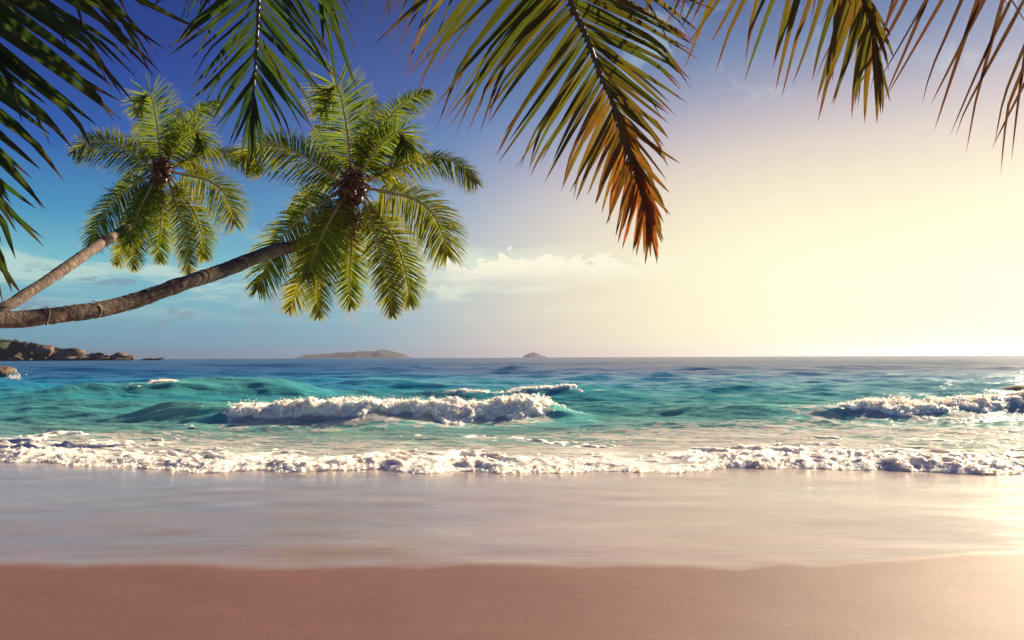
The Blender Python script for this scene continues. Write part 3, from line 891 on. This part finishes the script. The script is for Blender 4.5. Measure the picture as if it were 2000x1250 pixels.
def trunk_mesh(pts, rad, seed, sides=28):
    path, L = catmull(pts, 420)
    n = len(path)
    V = []; al = []; ri = []
    ref = Vector((0, 1, .15)).normalized()
    # leaf scar rings: uneven spacing
    rr = random.Random(seed); rings = []; s = 0
    while s < L:
        rings.append(s); s += rr.uniform(.09, .16)
    rings = np.array(rings)
    for i, p_ in enumerate(path):
        f = i / (n - 1); s = f * L
        d_ = (path[min(i + 1, n - 1)] - path[max(i - 1, 0)]).normalized()
        u = d_.cross(ref).normalized(); w = d_.cross(u)
        k = np.searchsorted(rings, s) - 1
        ph = (s - rings[k]) / .12
        r0 = np.interp(f, [a for a, _ in rad], [r_ for _, r_ in rad])
        ring = math.exp(-(min(ph, 1) / .22) ** 2)
        for j in range(sides):
            a = 2 * math.pi * j / sides
            V.append((p_ + (u * math.cos(a) + w * math.sin(a)) * r0)[:]); al.append(f); ri.append(ring)
    V = np.array(V); ri = np.array(ri); al = np.array(al)
    ctr = np.repeat(np.array([p_[:] for p_ in path]), sides, 0)
    nrm = (V - ctr); nrm /= np.linalg.norm(nrm, axis=1, keepdims=True)
    dsp = .016 * fbm(V * 5, 4, seed) + .020 * fbm(V * 1.3, 2, seed + 5) + .006 * ri * (1 + .8 * vnoise(V * 6, seed + 8)) - .008 * np.maximum(0, vnoise(V * 9, seed + 9))
    V = V + nrm * dsp[:, None]
    Q = []
    i = np.repeat(np.arange(n - 1), sides); j = np.tile(np.arange(sides), n - 1)
    Q = np.stack([i * sides + j, i * sides + (j + 1) % sides, (i + 1) * sides + (j + 1) % sides, (i + 1) * sides + j], 1)
    return V, Q, {'along': al, 'ring': ri}, path

def far_palm(cpx, cpy, dist, scale, base, mid, rad, label, seed):
    rr = random.Random(seed)
    root = thing('palm_tree', base, label, 'palm tree', 'leaning palms over the sea')
    ctr = P(cpx, cpy, dist)
    pts = [Vector(base)] + [P(*q) for q in mid]
    V, Q, at, path = trunk_mesh(pts, rad, seed)
    obj('trunk', mesh_np('trunk', local(root, V), Q, m_bark, attrs=at), root)
    mpp = dist / F                          # metres per photograph pixel at the crown
    for fi, (rc, dep, upm, lsc, droop, dry, sty) in enumerate(FRONDS):
        jit = 4 * scale
        pl = [Vector((x_, -y_)) for x_, y_ in rc]
        L2 = sum((pl[i + 1] - pl[i]).length for i in range(len(pl) - 1)) * mpp * scale
        dy = dep * math.sqrt(max(3.0 ** 2 - min(L2, 2.9) ** 2, .5)) if abs(dep) > .01 else 0
        r3 = []
        jx, jy = rr.gauss(0, jit), rr.gauss(0, jit)
        for i, (x_, y_) in enumerate(rc):
            f = i / (len(rc) - 1)
            q = P(cpx + x_ * scale + jx * f, cpy + y_ * scale + jy * f, dist + dy * f ** .85)
            r3.append(q)
        N = 40
        rp_, L = catmull(r3, N)
        fr_bl = []
        nl = 130
        for k in range(nl):
            f = .10 + .90 * k / (nl - 1)
            fi_ = f * (N - 1); i0 = min(int(fi_), N - 2); u = fi_ - i0
            bp = rp_[i0].lerp(rp_[i0 + 1], u)
            td = (rp_[min(i0 + 2, N - 1)] - rp_[max(i0 - 1, 0)]).normalized()
            nn = (-FWD * (1 - .6 * upm) + Vector((0, 0, 1)) * .6 * upm).normalized()
            sd = td.cross(nn).normalized()
            nn = sd.cross(td).normalized()
            prof = (.30 + .70 * math.sin(math.pi * min(1, .12 + f * .80)) ** .8) * (1 if f < .9 else 1 - (f - .9) * 4.5)
            ang = RAD(np.interp(f, [0, .3, .8, 1], [78, 70, 54, 24]))
            for sg in (-1, 1):
                if rr.random() < .04: continue
                a = ang + rr.gauss(0, .07)
                dv = td * math.cos(a) + sd * (sg * math.sin(a)) + nn * rr.gauss(-.10, .08)
                ln = .95 * lsc * prof * rr.uniform(.86, 1.08)
                dq = min(1, max(0, dry + rr.gauss(0, .12) + max(0, f - .8) * .8))  # rise towards the frond end paints in the yellow of sunlit tips
                fr_bl.append(blade(bp, dv, nn + Vector((rr.gauss(0, .25), rr.gauss(0, .25), rr.gauss(0, .25))), ln, .041, droop * rr.uniform(.4, 1.0), rr, 4, rr.gauss(0, .05), dq))
        V, Q, at = join_attr(fr_bl)
        fo = obj('frond', mesh_np('frond', local(root, V), Q, M_CROWN, attrs=at), root)
        V, Q = tube(rp_, [.046 * (1 - .88 * i / (N - 1)) for i in range(N)], 6)
        obj('rachis', mesh_np('rachis', local(root, V), Q, m_rachis), fo)
    # hanging brown fibre and old flower stalks at the heart of the crown
    parts = []
    for k in range(260):
        p0 = ctr + Vector((rr.gauss(0, .16), rr.gauss(-.05, .17), rr.gauss(.02, .19)))
        dv = Vector((rr.gauss(0, 1), rr.gauss(-.3, .8), rr.gauss(.1, .9))).normalized()
        ln = rr.uniform(.15, .50)
        q = [p0, p0 + dv * ln * .5, p0 + dv * ln + Vector((rr.gauss(0, .08), 0, -ln * .45))]
        pp, _ = catmull(q, 6)
        parts.append(tube(pp, [rr.uniform(.010, .030) * (1 - .7 * i / 5) for i in range(6)], 4))
    for k in range(110):
        p0 = ctr + Vector((rr.gauss(-.02, .14), rr.gauss(-.35, .15), -.25 - rr.random() * 1.1))
        q = [p0, p0 + Vector((rr.gauss(0, .10), rr.gauss(0, .08), -.16)), p0 + Vector((rr.gauss(0, .2), rr.gauss(0, .15), -.36))]
        pp, _ = catmull(q, 5)
        parts.append(tube(pp, [rr.uniform(.006, .016) * (1 - .6 * i / 4) for i in range(5)], 4))
    V, Q = join(parts)
    obj('fibre', mesh_np('fibre', local(root, V), Q, m_fibre), root)
    # sheath: the swollen fibrous head of the trunk
    v, f = ICO3
    dv = (path[-1] - path[-30]).normalized()
    V = v * np.array([.27, .27, .36]) * (1 + .25 * fbm(v * 2.6 + seed, 4, seed))[:, None] + np.array(ctr[:])
    obj('sheath', mesh_np('sheath', local(root, V), f, m_fibre), root)
    for k in range(9):
        a = 2 * math.pi * k / 9
        o = obj('coconut', nut_me, root)
        o.location = ctr - root.location + Vector((.24 * math.cos(a), -.18 + .22 * math.sin(a), -.22 - .10 * (k % 3)))
        o.rotation_euler = (rr.uniform(-.5, .5), rr.uniform(-.5, .5), rr.uniform(0, 6))
    for k in range(6):
        a = 2 * math.pi * k / 6
        o = obj('coconut', nut_me, root)
        o.location = ctr - root.location + Vector((.05 + .14 * math.cos(a), -.42 + .10 * math.sin(a), -.95 - .16 * (k % 2)))
        o.rotation_euler = (rr.uniform(-.5, .5), rr.uniform(-.5, .5), rr.uniform(0, 6))
    return root, path

pA, pathA = far_palm(692, 362, 20, 1.0, (-10.6, 9.3, -.05),
                     [(-130, 628, 12.3), (0, 626, 13.2), (90, 618, 13.8), (200, 603, 14.6), (270, 585, 15.2), (360, 553, 16), (440, 527, 17.4), (520, 495, 19.0), (598, 473, 20.3), (655, 440, 20.8), (690, 385, 20.3)],
                     [(0, .21), (.12, .150), (.3, .140), (.55, .158), (.8, .165), (1, .15)],
                     'nearer leaning coconut palm whose long low trunk curves up to the larger crown', 3)
pB, pathB = far_palm(318, 332, 26.3, .76, (-14.2, 10.9, -.05),
                     [(-90, 640, 16.2), (0, 605, 17.4), (60, 569, 18.6), (110, 536, 19.7), (150, 508, 20.8), (205, 471, 23.6), (262, 436, 26.0), (298, 402, 27.0), (316, 352, 26.6)],
                     [(0, .21), (.2, .135), (.4, .135), (.7, .152), (1, .14)],
                     'farther leaning coconut palm with the smaller crown at upper left', 4)

# two pale strands tied round the nearer trunk
m_str, t, b, _ = mat('strand'); b.inputs['Base Color'].default_value = (.62, .54, .36, 1); b.inputs['Roughness'].default_value = .8
def strand(px, rad, lab):
    best = min(range(len(pathA) - 1), key=lambda i: abs((pathA[i].x / max(pathA[i].y, .1)) - (px - 1000) / F) if pathA[i].y > 12 else 9)
    c = pathA[best]; d_ = (pathA[best + 2] - pathA[best - 2]).normalized()
    u = d_.cross(Vector((0, 1, .15))).normalized(); w = d_.cross(u)
    pts = [c + (u * math.cos(a) + w * math.sin(a)) * (rad + .012 * math.sin(a * 3)) + d_ * (.035 * math.sin(a * 2 + px)) for a in [2 * math.pi * i / 36 for i in range(37)]]
    V, Q = tube(pts, [.007 + .003 * math.sin(i) for i in range(37)], 5)
    obj('strand', mesh_np('strand', V, Q, m_str), None, lab, 'strand')
strand(88, .168, 'pale strand tied round the low trunk close to the left edge')
strand(187, .172, 'thin pale strand tied round the low trunk further from the left edge')

# ---- overhead palms standing beside the viewer: their fronds hang into the top of the view
def overhead_palm(base, crown, label, seed):
    root = thing('palm_tree', base, label, 'palm tree')
    b0 = Vector(base); c0 = Vector(crown)
    pts = [b0, b0.lerp(c0, .35) + Vector((0, -.25, 0)), b0.lerp(c0, .7) + Vector((0, -.2, 0)), c0]
    V, Q, at, path = trunk_mesh(pts, [(0, .22), (.15, .16), (1, .14)], seed)
    obj('trunk', mesh_np('trunk', local(root, V), Q, m_bark, attrs=at), root)
    v, f = ICO3
    V = v * np.array([.26, .26, .4]) * (1 + .2 * fbm(v * 2.6 + seed, 4, seed))[:, None] + np.array(crown)
    obj('sheath', mesh_np('sheath', local(root, V), f, m_fibre), root)
    return root

def hanging_frond(root, crown, pix, d, sides, mt, n, width, seed, dry=lambda f: 0., d_end=None, rach=m_rachis2, rad=.016):
    """pix: rachis in photograph pixels (leading off-frame), hung at depth d; sides: per side a list of (fraction, angle, length px)"""
    rr = random.Random(seed)
    d_end = d_end or d
    pr = [P(px, py, d + (d_end - d) * i / (len(pix) - 1)) for i, (px, py) in enumerate(pix)]
    N = 60
    rp_, L = catmull(pr, N)
    # stalk from the crown to where the leafy part begins, arching over
    c0 = Vector(crown)
    mid = c0.lerp(pr[0], .5) + Vector((0, 0, .35))
    stalk, _ = catmull([c0, mid, pr[0], pr[1]], 30)
    allp = [q for q in stalk if (q - pr[0]).length > .02 and (q - c0).length < (pr[0] - c0).length + .3 and (q - pr[1]).length > (pr[0] - pr[1]).length]
    full = allp + rp_
    V, Q = tube(full, [rad * (1.9 - 1.6 * i / (len(full) - 1)) for i in range(len(full))], 7)
    fo = obj('frond', mesh_np('frond', local(root, V), Q, rach), root)
    mpp = d / F
    for lst in sides:
        fs = [a for a, _, _ in lst]
        nn_ = n if not isinstance(n, (list, tuple)) else n[sides.index(lst)]
        for k in range(nn_):
            f = fs[0] + (fs[-1] - fs[0]) * (k + rr.uniform(-.25, .25)) / (nn_ - 1)
            f = min(max(f, 0), 1)
            ang = np.interp(f, fs, [a for _, a, _ in lst]) + rr.gauss(0, 3.2)
            if rr.random() < .06: ang += rr.uniform(-14, 14)
            ln = np.interp(f, fs, [q for _, _, q in lst]) * rr.uniform(.86, 1.08)
            fi_ = f * (N - 1); i0 = min(int(fi_), N - 2)
            bp = rp_[i0].lerp(rp_[i0 + 1], fi_ - i0)
            a = RAD(ang)
            dv = RIGHT * math.cos(a) + DOWN * math.sin(a) + FWD * rr.gauss(0, .16)
            nrm = -FWD + Vector((rr.gauss(0, .4), 0, rr.gauss(.1, .4)))
            kink = (rr.uniform(.62, .85), rr.uniform(.2, .7)) if rr.random() < .42 else None
            V, Q, at = blade(bp, dv, nrm, ln * mpp, width * rr.uniform(.75, 1.15) * min(1, .5 + ln / 260), rr.uniform(.0, .08), rr, 8, rr.gauss(0, .05), min(1, max(0, dry(f) + rr.gauss(0, .12))), .35, kink)
            obj('leaflet', mesh_np('leaflet', local(root, V), Q, mt, attrs=at), fo)
    return fo

cl = (-2.6, .2, 6.2)
left = overhead_palm((-3.4, -2.0, .35), cl, 'near palm hanging broad dark green fronds into the top left of the view', 51)
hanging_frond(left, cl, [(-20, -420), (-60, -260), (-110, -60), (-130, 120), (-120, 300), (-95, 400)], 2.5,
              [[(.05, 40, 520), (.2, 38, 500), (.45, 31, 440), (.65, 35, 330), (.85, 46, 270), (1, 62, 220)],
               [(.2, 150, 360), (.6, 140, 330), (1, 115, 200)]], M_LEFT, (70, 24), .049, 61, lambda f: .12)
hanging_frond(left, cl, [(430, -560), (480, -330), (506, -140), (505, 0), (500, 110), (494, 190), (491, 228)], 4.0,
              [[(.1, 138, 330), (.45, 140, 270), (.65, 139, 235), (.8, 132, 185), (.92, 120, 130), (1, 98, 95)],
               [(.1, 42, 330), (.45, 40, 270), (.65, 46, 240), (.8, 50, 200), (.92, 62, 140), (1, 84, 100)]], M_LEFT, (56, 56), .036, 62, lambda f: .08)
hanging_frond(left, cl, [(470, -520), (520, -320), (575, -170), (610, -90), (625, -40)], 4.5,
              [[(.3, 60, 330), (.7, 66, 300), (1, 80, 230)],
               [(.5, 110, 110), (1, 95, 120)]], M_LEFT, (16, 4), .04, 63, lambda f: .05)
cr_ = (2.0, .3, 6.3)
right = overhead_palm((3.0, -2.2, .35), cr_, 'near palm hanging rusty yellow streaked fronds into the top centre and right of the view', 52)
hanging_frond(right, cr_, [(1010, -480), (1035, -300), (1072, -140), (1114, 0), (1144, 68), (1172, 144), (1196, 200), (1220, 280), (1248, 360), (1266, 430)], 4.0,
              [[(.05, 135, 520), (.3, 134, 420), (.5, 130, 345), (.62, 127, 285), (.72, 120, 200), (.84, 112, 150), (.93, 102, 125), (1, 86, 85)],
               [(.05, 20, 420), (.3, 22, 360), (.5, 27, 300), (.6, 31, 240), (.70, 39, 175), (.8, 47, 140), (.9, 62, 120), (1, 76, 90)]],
              M_RIGHT, (84, 80), .041, 64, lambda f: .04 + .96 * max(0, f - .62) / .38, rad=.018)  # dry value reddens the lower frond: flare glow put into leaf colour
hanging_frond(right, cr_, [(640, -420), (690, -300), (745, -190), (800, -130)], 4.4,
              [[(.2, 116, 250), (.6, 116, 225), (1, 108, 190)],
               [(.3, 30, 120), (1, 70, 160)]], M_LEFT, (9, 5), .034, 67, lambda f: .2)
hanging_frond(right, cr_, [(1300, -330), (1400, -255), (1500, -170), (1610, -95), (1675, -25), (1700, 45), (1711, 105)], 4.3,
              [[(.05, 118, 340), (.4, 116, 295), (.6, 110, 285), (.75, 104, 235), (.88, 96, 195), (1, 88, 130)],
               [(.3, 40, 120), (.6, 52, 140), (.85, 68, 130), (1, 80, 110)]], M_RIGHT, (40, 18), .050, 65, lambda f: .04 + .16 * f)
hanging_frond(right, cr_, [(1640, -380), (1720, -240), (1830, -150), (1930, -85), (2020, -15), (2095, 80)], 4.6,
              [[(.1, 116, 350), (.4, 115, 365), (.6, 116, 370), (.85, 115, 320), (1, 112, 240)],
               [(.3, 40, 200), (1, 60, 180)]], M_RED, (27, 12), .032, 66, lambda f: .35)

# ------------------------------------------------------------------ haze
hz_me = bpy.data.meshes.new('haze')
bm = bmesh.new(); bmesh.ops.create_cube(bm, size=1)
bm.to_mesh(hz_me); bm.free()
hz = obj('haze', hz_me, kind='stuff', label='thin sea haze over the water', cat='haze')
hz.scale = (70000, 9700 + 400, 84); hz.location = (0, (9700 - 400) / 2, 84 / 2 - 2.5)
m = bpy.data.materials.new('haze'); m.use_nodes = True
t = NT(m.node_tree)
pv = t.n('ShaderNodeVolumePrincipled')
pv.inputs['Color'].default_value = (.42, .41, .58, 1)
pv.inputs['Density'].default_value = 1.0 / 12000
pv.inputs['Anisotropy'].default_value = .62
t.link(pv.outputs[0], t.n('ShaderNodeOutputMaterial').inputs['Volume'])
hz_me.materials.append(m)
